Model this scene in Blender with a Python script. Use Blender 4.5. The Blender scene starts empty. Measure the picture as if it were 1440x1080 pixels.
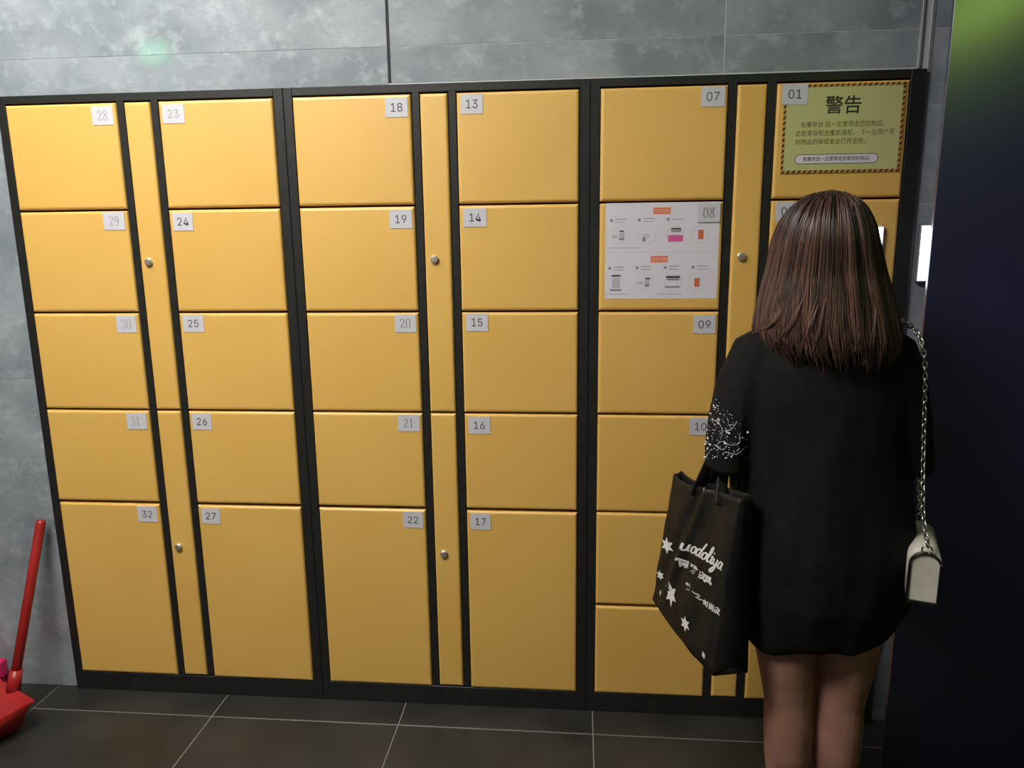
import bpy, bmesh, math, random
from mathutils import Vector, Matrix, noise
from mathutils.bvhtree import BVHTree

random.seed(7)
sc = bpy.context.scene
C = sc.collection
PI = math.pi

# ------------------------------------------------------------------ camera
F_PX = 1058.95
CAM = Vector((1.68037, -2.14844, 1.48583))
RIGHT = Vector((0.9960076, 0.0884685, -0.0119223))
DOWN = Vector((0.0057052, -0.1963684, -0.9805136))
FWD = Vector((-0.0890858, 0.9765310, -0.1960892))
cam_data = bpy.data.cameras.new('camera')
cam_data.sensor_width = 36.0
cam_data.lens = 36.0 * F_PX / 1440.0
cam_data.clip_start = 0.02
cam = bpy.data.objects.new('camera', cam_data)
C.objects.link(cam)
cam.matrix_world = Matrix(((RIGHT.x, -DOWN.x, -FWD.x, CAM.x),
                           (RIGHT.y, -DOWN.y, -FWD.y, CAM.y),
                           (RIGHT.z, -DOWN.z, -FWD.z, CAM.z),
                           (0, 0, 0, 1)))
sc.camera = cam


def at(x, y, Y):
    """where the sight line through a photo pixel crosses the vertical plane at depth Y"""
    d = RIGHT * ((x - 720) / F_PX) + DOWN * ((y - 540) / F_PX) + FWD
    return CAM + d * ((Y - CAM.y) / d.y)


def to_px(p):
    q = Vector(p) - CAM
    w = q.dot(FWD)
    return 720 + F_PX * q.dot(RIGHT) / w, 540 + F_PX * q.dot(DOWN) / w


# ------------------------------------------------------------------ world, exposure
world = bpy.data.worlds.new('world')
sc.world = world
world.use_nodes = True
world.node_tree.nodes['Background'].inputs[0].default_value = (0.5, 0.55, 0.6, 1)
world.node_tree.nodes['Background'].inputs[1].default_value = 0.02
vs = sc.view_settings
vs.view_transform = 'Standard'
vs.look = 'None'
vs.gamma = 1
vs.exposure = 0.0
vs.use_curve_mapping = False

# ceiling lamps: (x, y, width, depth, strength)
CEILING_Z = 3.0
LAMPS = [(0.25, -0.70, 0.6, 0.6, 22.0), (0.40, -1.60, 1.2, 0.6, 37.0)]

# ------------------------------------------------------------------ helpers
def srgb(r, g, b):
    def f(c):
        c /= 255.0
        return c / 12.92 if c <= 0.04045 else ((c + 0.055) / 1.055) ** 2.4
    return (f(r), f(g), f(b), 1.0)


def mat(name, col, rough=0.5, metal=0.0, spec=0.5, emit=None, emit_s=0.0, coat=0.0, coat_r=0.1):
    m = bpy.data.materials.new(name)
    m.use_nodes = True
    b = m.node_tree.nodes['Principled BSDF']
    b.inputs['Base Color'].default_value = col
    b.inputs['Roughness'].default_value = rough
    b.inputs['Metallic'].default_value = metal
    b.inputs['Specular IOR Level'].default_value = spec
    b.inputs['Coat Weight'].default_value = coat
    b.inputs['Coat Roughness'].default_value = coat_r
    if emit:
        b.inputs['Emission Color'].default_value = emit
        b.inputs['Emission Strength'].default_value = emit_s
    return m


def noisy(m, c1, c2, scale, detail=4.0, bump=0.0, bump_scale=None, coords='Object', stretch=(1, 1, 1), lo=0.35, hi=0.65, per_object=False):
    """colour mottling between c1 and c2, optional fine relief"""
    nt = m.node_tree
    b = nt.nodes['Principled BSDF']
    tc = nt.nodes.new('ShaderNodeTexCoord')
    mp = nt.nodes.new('ShaderNodeMapping')
    mp.inputs['Scale'].default_value = stretch
    vec = tc.outputs[coords]
    if per_object:
        oi = nt.nodes.new('ShaderNodeObjectInfo')
        add = nt.nodes.new('ShaderNodeVectorMath')
        add.operation = 'ADD'
        mul = nt.nodes.new('ShaderNodeMath')
        mul.operation = 'MULTIPLY'
        mul.inputs[1].default_value = 37.0
        nt.links.new(oi.outputs['Random'], mul.inputs[0])
        nt.links.new(vec, add.inputs[0])
        nt.links.new(mul.outputs[0], add.inputs[1])
        vec = add.outputs[0]
    nt.links.new(vec, mp.inputs['Vector'])
    n = nt.nodes.new('ShaderNodeTexNoise')
    n.inputs['Scale'].default_value = scale
    n.inputs['Detail'].default_value = detail
    nt.links.new(mp.outputs[0], n.inputs['Vector'])
    r = nt.nodes.new('ShaderNodeValToRGB')
    r.color_ramp.elements[0].position = lo
    r.color_ramp.elements[1].position = hi
    r.color_ramp.elements[0].color = c1
    r.color_ramp.elements[1].color = c2
    nt.links.new(n.outputs['Fac'], r.inputs[0])
    nt.links.new(r.outputs[0], b.inputs['Base Color'])
    if bump:
        n2 = nt.nodes.new('ShaderNodeTexNoise')
        n2.inputs['Scale'].default_value = bump_scale or scale
        n2.inputs['Detail'].default_value = 3
        nt.links.new(mp.outputs[0], n2.inputs['Vector'])
        bp = nt.nodes.new('ShaderNodeBump')
        bp.inputs['Strength'].default_value = bump
        bp.inputs['Distance'].default_value = 0.01
        nt.links.new(n2.outputs['Fac'], bp.inputs['Height'])
        nt.links.new(bp.outputs[0], b.inputs['Normal'])
    return m


def link(name, me, m=None, parent=None, loc=None):
    o = bpy.data.objects.new(name, me)
    C.objects.link(o)
    if m is not None and me is not None and not me.materials:
        for k in (m if isinstance(m, (list, tuple)) else [m]):
            me.materials.append(k)
    if parent is not None:
        o.parent = parent
    if loc is not None:
        o.location = loc
    return o


def tag(o, label=None, cat=None, group=None, kind=None):
    if label:
        o['label'] = label
    if cat:
        o['category'] = cat
    if group:
        o['group'] = group
    if kind:
        o['kind'] = kind
    return o


def empty(name, loc=(0, 0, 0)):
    o = bpy.data.objects.new(name, None)
    o.empty_display_size = 0.05
    C.objects.link(o)
    o.location = loc
    return o


def bm_box(bm, mn, mx):
    vs_ = [bm.verts.new((x, y, z)) for x in (mn[0], mx[0]) for y in (mn[1], mx[1]) for z in (mn[2], mx[2])]
    for f in ((0, 1, 3, 2), (4, 6, 7, 5), (0, 4, 5, 1), (2, 3, 7, 6), (0, 2, 6, 4), (1, 5, 7, 3)):
        bm.faces.new([vs_[i] for i in f])
    return vs_


def bm_mesh(bm, name, smooth=False):
    bmesh.ops.recalc_face_normals(bm, faces=bm.faces)
    me = bpy.data.meshes.new(name)
    bm.to_mesh(me)
    bm.free()
    if smooth:
        for p in me.polygons:
            p.use_smooth = True
    return me


def boxes_mesh(name, lst, bevel=0.0, seg=1):
    bm = bmesh.new()
    for mn, mx in lst:
        bm_box(bm, mn, mx)
    if bevel:
        bmesh.ops.bevel(bm, geom=bm.edges[:], offset=bevel, segments=seg, affect='EDGES', profile=0.5)
    return bm_mesh(bm, name)


def box(name, mn, mx, m, parent=None, bevel=0.0, seg=1):
    return link(name, boxes_mesh(name, [(mn, mx)], bevel, seg), m, parent)


def ring_tube(bm, path, radii, n=12, caps=True, up=None):
    """tube along path; radii = r or (r_side, r_up) per point"""
    path = [Vector(p) for p in path]
    rings = []
    prev = None
    for i, p in enumerate(path):
        a = path[max(i - 1, 0)]
        b = path[min(i + 1, len(path) - 1)]
        t = (b - a).normalized()
        if prev is None:
            ref = Vector(up) if up else (Vector((0, 0, 1)) if abs(t.z) < 0.9 else Vector((0, 1, 0)))
            s = t.cross(ref).normalized()
        else:
            s = (prev - t * prev.dot(t)).normalized()
        prev = s
        u = s.cross(t).normalized()
        r = radii[i] if isinstance(radii, (list, tuple)) else radii
        ra, rb = r if isinstance(r, (list, tuple)) else (r, r)
        rings.append([bm.verts.new(p + s * (ra * math.cos(2 * PI * k / n)) + u * (rb * math.sin(2 * PI * k / n))) for k in range(n)])
    for a, b in zip(rings, rings[1:]):
        for k in range(n):
            bm.faces.new((a[k], a[(k + 1) % n], b[(k + 1) % n], b[k]))
    if caps:
        bm.faces.new(list(reversed(rings[0])))
        bm.faces.new(rings[-1])
    return rings


def tube_obj(name, path, radii, m, parent=None, n=12, up=None, smooth=True):
    bm = bmesh.new()
    ring_tube(bm, path, radii, n, True, up)
    return link(name, bm_mesh(bm, name, smooth), m, parent)


def spline(pts, k=6):
    """Catmull-Rom through points"""
    P = [Vector(p) for p in pts]
    out = []
    for i in range(len(P) - 1):
        p0, p1, p2, p3 = P[max(i - 1, 0)], P[i], P[i + 1], P[min(i + 2, len(P) - 1)]
        for j in range(k):
            t = j / k
            out.append(0.5 * ((2 * p1) + (p2 - p0) * t + (2 * p0 - 5 * p1 + 4 * p2 - p3) * t * t + (3 * p1 - p0 - 3 * p2 + p3) * t ** 3))
    out.append(P[-1])
    return out


try:                      # Blender's own bundled sans for the door numbers
    FONT = bpy.data.fonts.load(bpy.utils.system_resource('DATAFILES') + '/fonts/Inter.woff2')
except Exception:
    FONT = None


def text_geo(body, size, align='CENTER', bold=0.0):
    """flat lettering as (verts, faces) in a local x/y plane, with real glyph outlines"""
    cu = bpy.data.curves.new('lettering', 'FONT')
    cu.body = body
    if FONT and body.isascii():
        cu.font = FONT
    cu.size = size
    cu.align_x = align
    cu.align_y = 'CENTER'
    cu.offset = bold
    cu.resolution_u = 3
    o = bpy.data.objects.new('lettering_tmp', cu)
    C.objects.link(o)
    dg = bpy.context.evaluated_depsgraph_get()
    me = bpy.data.meshes.new_from_object(o.evaluated_get(dg))
    vs_ = [(v.co.x, v.co.y) for v in me.vertices]
    fs = [tuple(p.vertices) for p in me.polygons]
    bpy.data.objects.remove(o)
    bpy.data.meshes.remove(me)
    bpy.data.curves.remove(cu)
    return vs_, fs


def nib(strokes, wmin, wmax, k=5):
    """pen-drawn strokes -> (verts, faces): thick on upright strokes, thin on level ones"""
    V, Fc = [], []
    for st in strokes:
        pts = spline([(p[0], p[1], 0) for p in st], k) if len(st) > 2 else [Vector((p[0], p[1], 0)) for p in st]
        base = len(V)
        for i, p in enumerate(pts):
            a = pts[max(i - 1, 0)]
            b = pts[min(i + 1, len(pts) - 1)]
            d = (b - a)
            d = d.normalized() if d.length > 1e-9 else Vector((1, 0, 0))
            w = wmin + (wmax - wmin) * abs(d.y) ** 1.3
            n = Vector((-d.y, d.x, 0)) * (w / 2)
            V.append((p.x + n.x, p.y + n.y))
            V.append((p.x - n.x, p.y - n.y))
        for i in range(len(pts) - 1):
            q = base + 2 * i
            Fc.append((q, q + 1, q + 3, q + 2))
    return V, Fc


class Print:
    """flat print collected on a plane facing -Y (x right, z up)"""
    def __init__(self):
        self.v, self.f, self.mi = [], [], []

    def add(self, geo, x, z, mi=0, y=0.0, sx=1.0):
        b = len(self.v)
        for (px, py) in geo[0]:
            self.v.append((x + px * sx, y, z + py))
        for f in geo[1]:
            self.f.append(tuple(b + i for i in f))
            self.mi.append(mi)

    def rect(self, x0, z0, x1, z1, mi=0, y=0.0):
        self.add(([(x0, z0), (x1, z0), (x1, z1), (x0, z1)], [(0, 1, 2, 3)]), 0, 0, mi, y)

    def poly(self, pts, mi=0, y=0.0):
        self.add((pts, [tuple(range(len(pts)))]), 0, 0, mi, y)

    def ring(self, cx, cz, r, w, mi=0, y=0.0, n=28):
        p = [(cx + math.cos(2 * PI * i / n) * q, cz + math.sin(2 * PI * i / n) * q) for q in (r, r - w) for i in range(n)]
        self.add((p, [(i, (i + 1) % n, n + (i + 1) % n, n + i) for i in range(n)]), 0, 0, mi, y)

    def disc(self, cx, cz, r, mi=0, y=0.0, n=24):
        self.poly([(cx + math.cos(2 * PI * i / n) * r, cz + math.sin(2 * PI * i / n) * r) for i in range(n)], mi, y)

    def box3(self, x0, z0, x1, z1, y0, y1, mi=0):
        b = len(self.v)
        self.v += [(x, y, z) for x in (x0, x1) for y in (y0, y1) for z in (z0, z1)]
        for f in ((0, 1, 3, 2), (4, 6, 7, 5), (0, 4, 5, 1), (2, 3, 7, 6), (0, 2, 6, 4), (1, 5, 7, 3)):
            self.f.append(tuple(b + i for i in f))
            self.mi.append(mi)

    def mesh(self, name, mats):
        me = bpy.data.meshes.new(name)
        me.from_pydata(self.v, [], self.f)
        for m in mats:
            me.materials.append(m)
        me.polygons.foreach_set('material_index', self.mi)
        me.update()
        return me


def remeshed(bm, name, voxel, smooth_it=2, factor=0.5):
    """fuse overlapping closed shells into one continuous skin"""
    me = bpy.data.meshes.new('tmp')
    bmesh.ops.recalc_face_normals(bm, faces=bm.faces)
    bm.to_mesh(me)
    bm.free()
    o = bpy.data.objects.new('tmp', me)
    C.objects.link(o)
    r = o.modifiers.new('r', 'REMESH')
    r.mode = 'VOXEL'
    r.voxel_size = voxel
    if smooth_it:
        s = o.modifiers.new('s', 'SMOOTH')
        s.iterations = smooth_it
        s.factor = factor
    dg = bpy.context.evaluated_depsgraph_get()
    out = bpy.data.meshes.new_from_object(o.evaluated_get(dg))
    out.name = name
    bpy.data.objects.remove(o)
    bpy.data.meshes.remove(me)
    for p in out.polygons:
        p.use_smooth = True
    return out


# ------------------------------------------------------------------ materials
M = {}
M['stone'] = noisy(mat('grey stone tile', srgb(140, 146, 150), 0.5, spec=0.4, coat=0.7, coat_r=0.07),
                   srgb(124, 132, 137), srgb(160, 166, 170), 6, 8, 0.06, 40, 'Object', (1, 1, 1.25), 0.36, 0.70, True)


def flecks(m, col, scale, lo, hi, amount):
    """ragged pale flecks over the cloudy ground colour"""
    nt = m.node_tree
    b = nt.nodes['Principled BSDF']
    src = b.inputs['Base Color'].links[0].from_socket
    mp = next(n for n in nt.nodes if n.type == 'MAPPING')
    n = nt.nodes.new('ShaderNodeTexNoise')
    n.inputs['Scale'].default_value = scale
    n.inputs['Detail'].default_value = 10
    n.inputs['Roughness'].default_value = 0.68
    n.inputs['Distortion'].default_value = 0.15
    nt.links.new(mp.outputs[0], n.inputs['Vector'])
    mr = nt.nodes.new('ShaderNodeMapRange')
    mr.inputs['From Min'].default_value = lo
    mr.inputs['From Max'].default_value = hi
    mr.inputs['To Max'].default_value = amount
    nt.links.new(n.outputs['Fac'], mr.inputs['Value'])
    mx = nt.nodes.new('ShaderNodeMix')
    mx.data_type = 'RGBA'
    nt.links.new(mr.outputs[0], mx.inputs[0])
    nt.links.new(src, mx.inputs[6])
    mx.inputs[7].default_value = col
    nt.links.new(mx.outputs[2], b.inputs['Base Color'])


flecks(M['stone'], srgb(184, 190, 194), 15, 0.52, 0.72, 0.6)
flecks(M['stone'], srgb(100, 108, 114), 12, 0.52, 0.74, 0.6)
M['grout_pale'] = mat('pale wall joint', srgb(196, 198, 198), 0.8)
M['joint_shade'] = mat('painted joint shade', srgb(48, 50, 52), 0.9)  # shade inside the wide wall groove, put into colour
M['floor_tile'] = noisy(mat('charcoal floor tile', srgb(42, 42, 39), 0.42, spec=0.4),
                        srgb(36, 36, 33), srgb(52, 51, 47), 5, 6, 0.05, 60, 'Object', (1, 1, 1), 0.35, 0.7, True)
M['floor_grout'] = mat('floor grout', srgb(118, 117, 110), 0.8)
M['ceiling'] = mat('ceiling paint', srgb(170, 170, 165), 0.9)
M['wall_paint'] = mat('pale grey wall paint', srgb(120, 120, 120), 0.8)
M['wall_dark'] = mat('dark grey wall paint', srgb(48, 48, 50), 0.7)
M['frame'] = noisy(mat('black locker steel', srgb(30, 30, 28), 0.45), srgb(26, 26, 25), srgb(36, 36, 33), 40, 4)
M['inside'] = mat('locker gap', srgb(30, 20, 8), 0.8)
M['door'] = noisy(mat('yellow enamel', srgb(228, 180, 90), 0.42, spec=0.9), srgb(226, 177, 86), srgb(231, 184, 95), 3, 3, 0.05, 7, 'Object', (1, 1, 1), 0.3, 0.7, True)
M['plate'] = mat('white plastic tag', srgb(205, 203, 208), 0.45)
M['ink'] = mat('black ink', srgb(58, 56, 60), 0.6)
M['ink_faded'] = mat('faded grey ink', srgb(120, 116, 118), 0.6)
M['ink_pale'] = mat('worn pale ink', srgb(158, 154, 156), 0.6)
M['chrome'] = mat('chrome', srgb(215, 208, 195), 0.4, 0.85)
M['keyhole'] = mat('keyhole', srgb(20, 18, 16), 0.6)

# ------------------------------------------------------------------ setting: floor
CW = 0.853            # cabinet width
LH = 1.89             # locker height
LR = 3 * CW           # right end of the lockers
XMIN, XMAX, YMIN = -3.0, 3.6, -3.2

floor = box('floor', (XMIN, YMIN, -0.08), (XMAX, 0.6, -0.0015), M['floor_grout'])
tag(floor, 'charcoal tiled floor with thin pale grout lines', kind='structure')
tile_cache = {}


def tile_mesh(w, d, key, bevel=0.0015, t=0.008):
    k = (round(w, 4), round(d, 4), key)
    if k not in tile_cache:
        me = boxes_mesh('tile', [((0, 0, -t), (w, d, 0))], bevel)
        me.materials.append(M['floor_tile'])
        tile_cache[k] = me
    return tile_cache[k]


T, G = 0.6, 0.0035
x0 = 0.5273 - 6 * T
xs = [x0 + T * i for i in range(12)]
ys = [-0.113 - T * j for j in range(6)]
for j, y in enumerate([-0.113 + T] + ys):
    for x in xs:
        a, b = max(x, XMIN) + G / 2, min(x + T, XMAX) - G / 2
        c, d = max(y - T, YMIN) + G / 2, min(y, 0.487) - G / 2
        if b - a < 0.02 or d - c < 0.02:
            continue
        link('floor_tile', tile_mesh(b - a, d - c, 'f'), None, floor, (a, c, 0))

# ------------------------------------------------------------------ setting: back wall around the lockers
WY = 0.014            # face of the stone tiles
wall_back = link('wall_back', boxes_mesh('wall_back', [((XMIN, WY + 0.0004, 0), (-0.002, 0.6, CEILING_Z)),
                                                      ((-0.002, WY + 0.0004, LH + 0.002), (LR + 0.012, 0.6, CEILING_Z)),
                                                      ((LR + 0.012, WY + 0.0004, 0), (XMAX, 0.6, CEILING_Z)),
                                                      ((-0.002, 0.5, 0), (LR + 0.012, 0.6, LH + 0.002))]), M['grout_pale'])
tag(wall_back, 'grey cement-look stone tiled wall around the lockers', kind='structure')


def wall_tile(xa, xb, za, zb, dy=0.0):
    me = boxes_mesh('wall_tile', [((0, 0, 0), (xb - xa, 0.02, zb - za))], 0.0006)
    link('wall_tile', me, M['stone'], wall_back, (xa, WY + dy, za))


VX = [-2.474, -1.566, -0.658, 1.152, 2.056, 2.96]      # upright joints
HZ = [0.0, 0.23, 0.67, 1.11, 1.55, 1.99, 2.43, 2.87, CEILING_Z]
HZ_LEFT = [0.0, 1.06, 1.99, 2.43, 2.87, CEILING_Z]
edges = [XMIN] + VX + [XMAX]
g = 0.0011
for i in range(len(edges) - 1):
    xa, xb = edges[i] + g, edges[i + 1] - g
    if abs(edges[i] - 1.152) < 1e-6:
        xa += 0.006
    rows = HZ_LEFT if xb < 1.16 else HZ
    for j in range(len(rows) - 1):
        za, zb = rows[j] + g * 0.5, rows[j + 1] - g * 0.5
        dy = random.uniform(-0.0006, 0.0006) - (0.0014 if xb < 1.16 else 0)
        if zb <= LH:                       # beside the lockers
            if xa < -0.002 and min(xb, -0.004) - xa > 0.01:
                wall_tile(xa, min(xb, -0.004), za, zb, dy)
            if xb > LR + 0.002 and xb - max(xa, LR + 0.026) > 0.01:
                wall_tile(max(xa, LR + 0.026), xb, za, zb, dy)
        elif za < LH:                      # row cut by the locker top
            cut = LH + (0.001 if xb < 1.16 else 0.006)
            if xb < 0:
                wall_tile(xa, xb, za, zb, dy)
            elif xa < 0 < xb:
                wall_tile(xa, -0.004, za, zb, dy)
                wall_tile(-0.002, xb, cut, zb, dy)
            elif xa > LR:
                wall_tile(xa, xb, za, zb, dy)
            elif xb > LR:
                wall_tile(xa, LR - 0.012, cut, zb, dy)
                wall_tile(LR + 0.026, xb, za, zb, dy)
            else:
                wall_tile(xa, xb, cut, zb, dy)
        else:
            if xa < LR - 0.012 < xb:
                wall_tile(xa, LR - 0.012, za, zb, dy)
                wall_tile(LR + 0.026, xb, za, zb, dy)
            else:
                wall_tile(xa, xb, za, zb, dy)
# dark near-flush strip above the middle cabinet paints the wide joint's shade
link('joint_shade_strip', boxes_mesh('joint_shade_strip', [((1.1512, WY - 0.0005, LH + 0.006), (1.1592, WY + 0.003, CEILING_Z))]), M['joint_shade'], wall_back)
# pale metal trim that closes the tiles at the right end of the lockers
trim = link('trim_1', boxes_mesh('trim_1', [((LR - 0.011, WY - 0.006, LH + 0.004), (LR - 0.004, WY + 0.02, CEILING_Z)),
                                            ((LR + 0.014, WY - 0.002, 0.0), (LR + 0.024, WY + 0.02, CEILING_Z))], 0.001), mat('satin steel trim', srgb(140, 143, 143), 0.4, 0.3))
tag(trim, 'slim satin steel edge trim at right end of lockers', kind='structure')

# other sides of the room
tag(box('wall_left', (XMIN - 0.1, YMIN, 0), (XMIN, 0.6, CEILING_Z), M['wall_paint']), 'pale grey painted wall', kind='structure')
tag(box('wall_right', (XMAX, YMIN, 0), (XMAX + 0.1, 0.6, CEILING_Z), M['wall_dark']), 'dark grey painted wall', kind='structure')
tag(box('wall_front', (XMIN - 0.1, YMIN - 0.1, 0), (XMAX + 0.1, YMIN, CEILING_Z), M['wall_paint']), 'pale grey painted wall', kind='structure')
tag(box('ceiling', (XMIN - 0.1, YMIN - 0.1, CEILING_Z), (XMAX + 0.1, 0.6, CEILING_Z + 0.1), M['ceiling']), 'pale painted ceiling', kind='structure')

# navy column at the right
CX, CY = 2.524, -0.22
M['navy'] = noisy(mat('navy lacquer', srgb(40, 40, 78), 0.35, spec=0.8, coat=1.0, coat_r=0.22), srgb(38, 38, 74), srgb(44, 44, 84), 2, 3)
M['navy'].node_tree.nodes['Principled BSDF'].inputs['Coat IOR'].default_value = 1.8
col_bm = boxes_mesh('wall_return', [((2.70, CY + .013, 0), (XMAX, WY - 0.006, CEILING_Z)), ((CX, CY, 0), (XMAX, CY + 0.012, CEILING_Z))], 0.001, 1)
colm = tag(link('wall_column', col_bm, M['navy']), 'glossy navy column face beside the lockers', kind='structure')

# ceiling lamps
for i, (lx, ly, lw, ld, ls) in enumerate(LAMPS):
    t = empty('ceiling_lamp', (lx, ly, CEILING_Z))
    tag(t, ['square ceiling light panel nearest the lockers', 'long ceiling light panel in the middle of the room'][i], 'ceiling lamp', 'ceiling light panels')
    fr = boxes_mesh('frame', [((-lw / 2 - .02, -ld / 2 - .02, -.03), (-lw / 2, ld / 2 + .02, 0)), ((lw / 2, -ld / 2 - .02, -.03), (lw / 2 + .02, ld / 2 + .02, 0)),
                              ((-lw / 2, -ld / 2 - .02, -.03), (lw / 2, -ld / 2, 0)), ((-lw / 2, ld / 2, -.03), (lw / 2, ld / 2 + .02, 0))])
    link('frame', fr, mat('white lamp frame', srgb(220, 220, 220), 0.5), t)
    link('diffuser', boxes_mesh('diffuser', [((-lw / 2, -ld / 2, -.02), (lw / 2, ld / 2, -.005))]),
         mat('lit diffuser', (0.9, 0.9, 0.9, 1), 0.5, emit=(1.0, 0.97, 0.94, 1), emit_s=ls), t)

# green lights of the place, seen only as reflections in the glossy stone and lacquer
t = empty('exit_sign', (-1.262, YMIN + 0.032, 2.75))
tag(t, 'small green lit exit sign on the wall behind the viewer', 'sign')
link('housing', boxes_mesh('housing', [((-.12, -.03, -.09), (.12, 0.02, .09))], .004), mat('sign housing', srgb(60, 62, 60), 0.5), t)
link('lit_panel', boxes_mesh('lit_panel', [((-.11, .021, -.08), (.11, .024, .08))]), mat('green sign light', srgb(10, 120, 60), 0.4, emit=(0.03, 1.0, 0.35, 1), emit_s=6.0), t)
for sx in (-.05, .05):
    link('lit_symbol', boxes_mesh('lit_symbol', [((sx - .022, .0245, -.06), (sx + .022, .026, .06))]), mat('pale sign light', srgb(220, 255, 230), 0.4, emit=(0.25, 1.0, 0.6, 1), emit_s=16.0), t)

t = empty('green_lightbox', (XMAX - .045, -2.35, 2.50))
tag(t, 'long green lit fascia high on the dark side wall', 'light panel')
link('housing', boxes_mesh('housing', [((-.02, -.62, -.10), (.043, .62, .10))], .004), mat('fascia housing', srgb(40, 42, 40), 0.5), t)
link('lit_panel', boxes_mesh('lit_panel', [((-.024, -.60, -.08), (-.021, .60, .08))]), mat('green fascia light', srgb(80, 120, 30), 0.4, emit=(0.42, 0.68, 0.10, 1), emit_s=12.0), t)

# ------------------------------------------------------------------ lockers
DOORX = ((0.0277, 0.3624), (0.4886, 0.8231))
NARX = (0.3869, 0.4639)
Z0, U = 0.0665, 0.3
GAP = 0.0055
door_cache = {}


def door_mesh(w, h):
    k = (round(w, 4), round(h, 4))
    if k not in door_cache:
        bm = bmesh.new()
        bm_box(bm, (0, -0.004, 0), (w, 0.018, h))
        ed = [e for e in bm.edges if all(v.co.y < 0 for v in e.verts)]
        bmesh.ops.bevel(bm, geom=ed, offset=0.008, segments=3, affect='EDGES', profile=0.5)
        me = bm_mesh(bm, 'door')
        me.materials.append(M['door'])
        door_cache[k] = me
    return door_cache[k]


SERIF = {
    '0': [[(0, .95), (-.3, .8), (-.38, 0), (-.3, -.8), (0, -.95), (.3, -.8), (.38, 0), (.3, .8), (0, .95)]],
    '1': [[(-.25, .7), (0, .92)], [(0, .95), (0, -.95)], [(-.22, -.95), (.22, -.95)]],
    '2': [[(-.35, .5), (-.25, .88), (.05, .95), (.33, .7), (.25, .2), (-.1, -.35), (-.38, -.92)], [(-.38, -.92), (.38, -.92)], [(.38, -.92), (.42, -.6)]],
    '3': [[(-.33, .6), (-.15, .92), (.12, .93), (.3, .65), (.2, .2), (-.05, .05)], [(-.05, .05), (.25, -.1), (.36, -.5), (.15, -.9), (-.15, -.94), (-.36, -.65)]],
    '8': [[(0, .95), (-.28, .75), (-.25, .35), (.2, -.1), (.36, -.5), (.2, -.88), (0, -.95), (-.25, -.85), (-.36, -.5), (-.2, -.1), (.22, .3), (.28, .72), (0, .95)]],
    '9': [[(.3, .35), (.2, -.05), (-.05, -.12), (-.3, .1), (-.34, .5), (-.18, .88), (.05, .95), (.28, .75), (.36, .2), (.25, -.5), (0, -.88), (-.28, -.9)]],
}
SERIF_NUM = {'28', '29', '30', '31', '20', '21', '08'}
FADED = {'28': 2, '29': 2, '30': 2, '31': 2, '23': 2, '21': 1, '20': 1, '08': 1}
PW, PH = 0.063, 0.051


def number_plate(num, door, w, h, side):
    """printed tag glued into the upper corner of a door (local coordinates of the door)"""
    pr = Print()
    pw = PW * random.uniform(0.96, 1.04)
    yb, yf = (-0.0063, -0.0072) if num in ('01', '08') else (-0.0042, -0.0054)
    x0 = 0.012 if side == 'L' else w - 0.009 - pw
    zt = h - random.uniform(0.002, 0.010)
    pr.box3(x0, zt - PH, x0 + pw, zt, yf, yb, 0)
    cx, cz = x0 + pw / 2, zt - PH / 2
    if num in SERIF_NUM:
        for i, ch in enumerate(num):
            gv, gf = nib(SERIF[ch], 0.09, 0.2)
            s = 0.0140
            pr.add(([(a * s, b * s) for a, b in gv], gf), cx + (i - 0.5) * 0.0165 + (-.004 if num == '31' else 0), cz, 1, yf - 0.0003)
    else:
        pr.add(text_geo(num, 0.044), cx, cz, 1, yf - 0.0003, 0.95)
    ink = [M['ink'], M['ink_faded'], M['ink_pale']][FADED.get(num, 0)]
    me = pr.mesh('number_plate', [M['plate'], ink])
    o = link('number_plate', me, None, door)
    o.rotation_euler = (0, 0, 0)
    return o


def lock_mesh(part):
    bm = bmesh.new()
    if part == 'lock':
        prof = [(0.0, 0.0115), (0.006, 0.0115), (0.0085, 0.009), (0.0088, 0.006)]
    else:
        prof = [(0.0, 0.006), (0.0035, 0.0055), (0.0036, 0.004)]
    rings = [[bm.verts.new((math.cos(2 * PI * k / 20) * r, -d, math.sin(2 * PI * k / 20) * r)) for k in range(20)] for d, r in prof]
    for a, b in zip(rings, rings[1:]):
        for k in range(20):
            bm.faces.new((a[k], a[(k + 1) % 20], b[(k + 1) % 20], b[k]))
    bm.faces.new(rings[-1])
    bm.faces.new(list(reversed(rings[0])))
    if part == 'lock':
        bm_box(bm, (-0.0008, -0.0098, -0.004), (0.0008, -0.0088, 0.004))
    return bm_mesh(bm, part, False)


LOCK = lock_mesh('lock')
LOCK.materials.append(M['chrome'])

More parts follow.
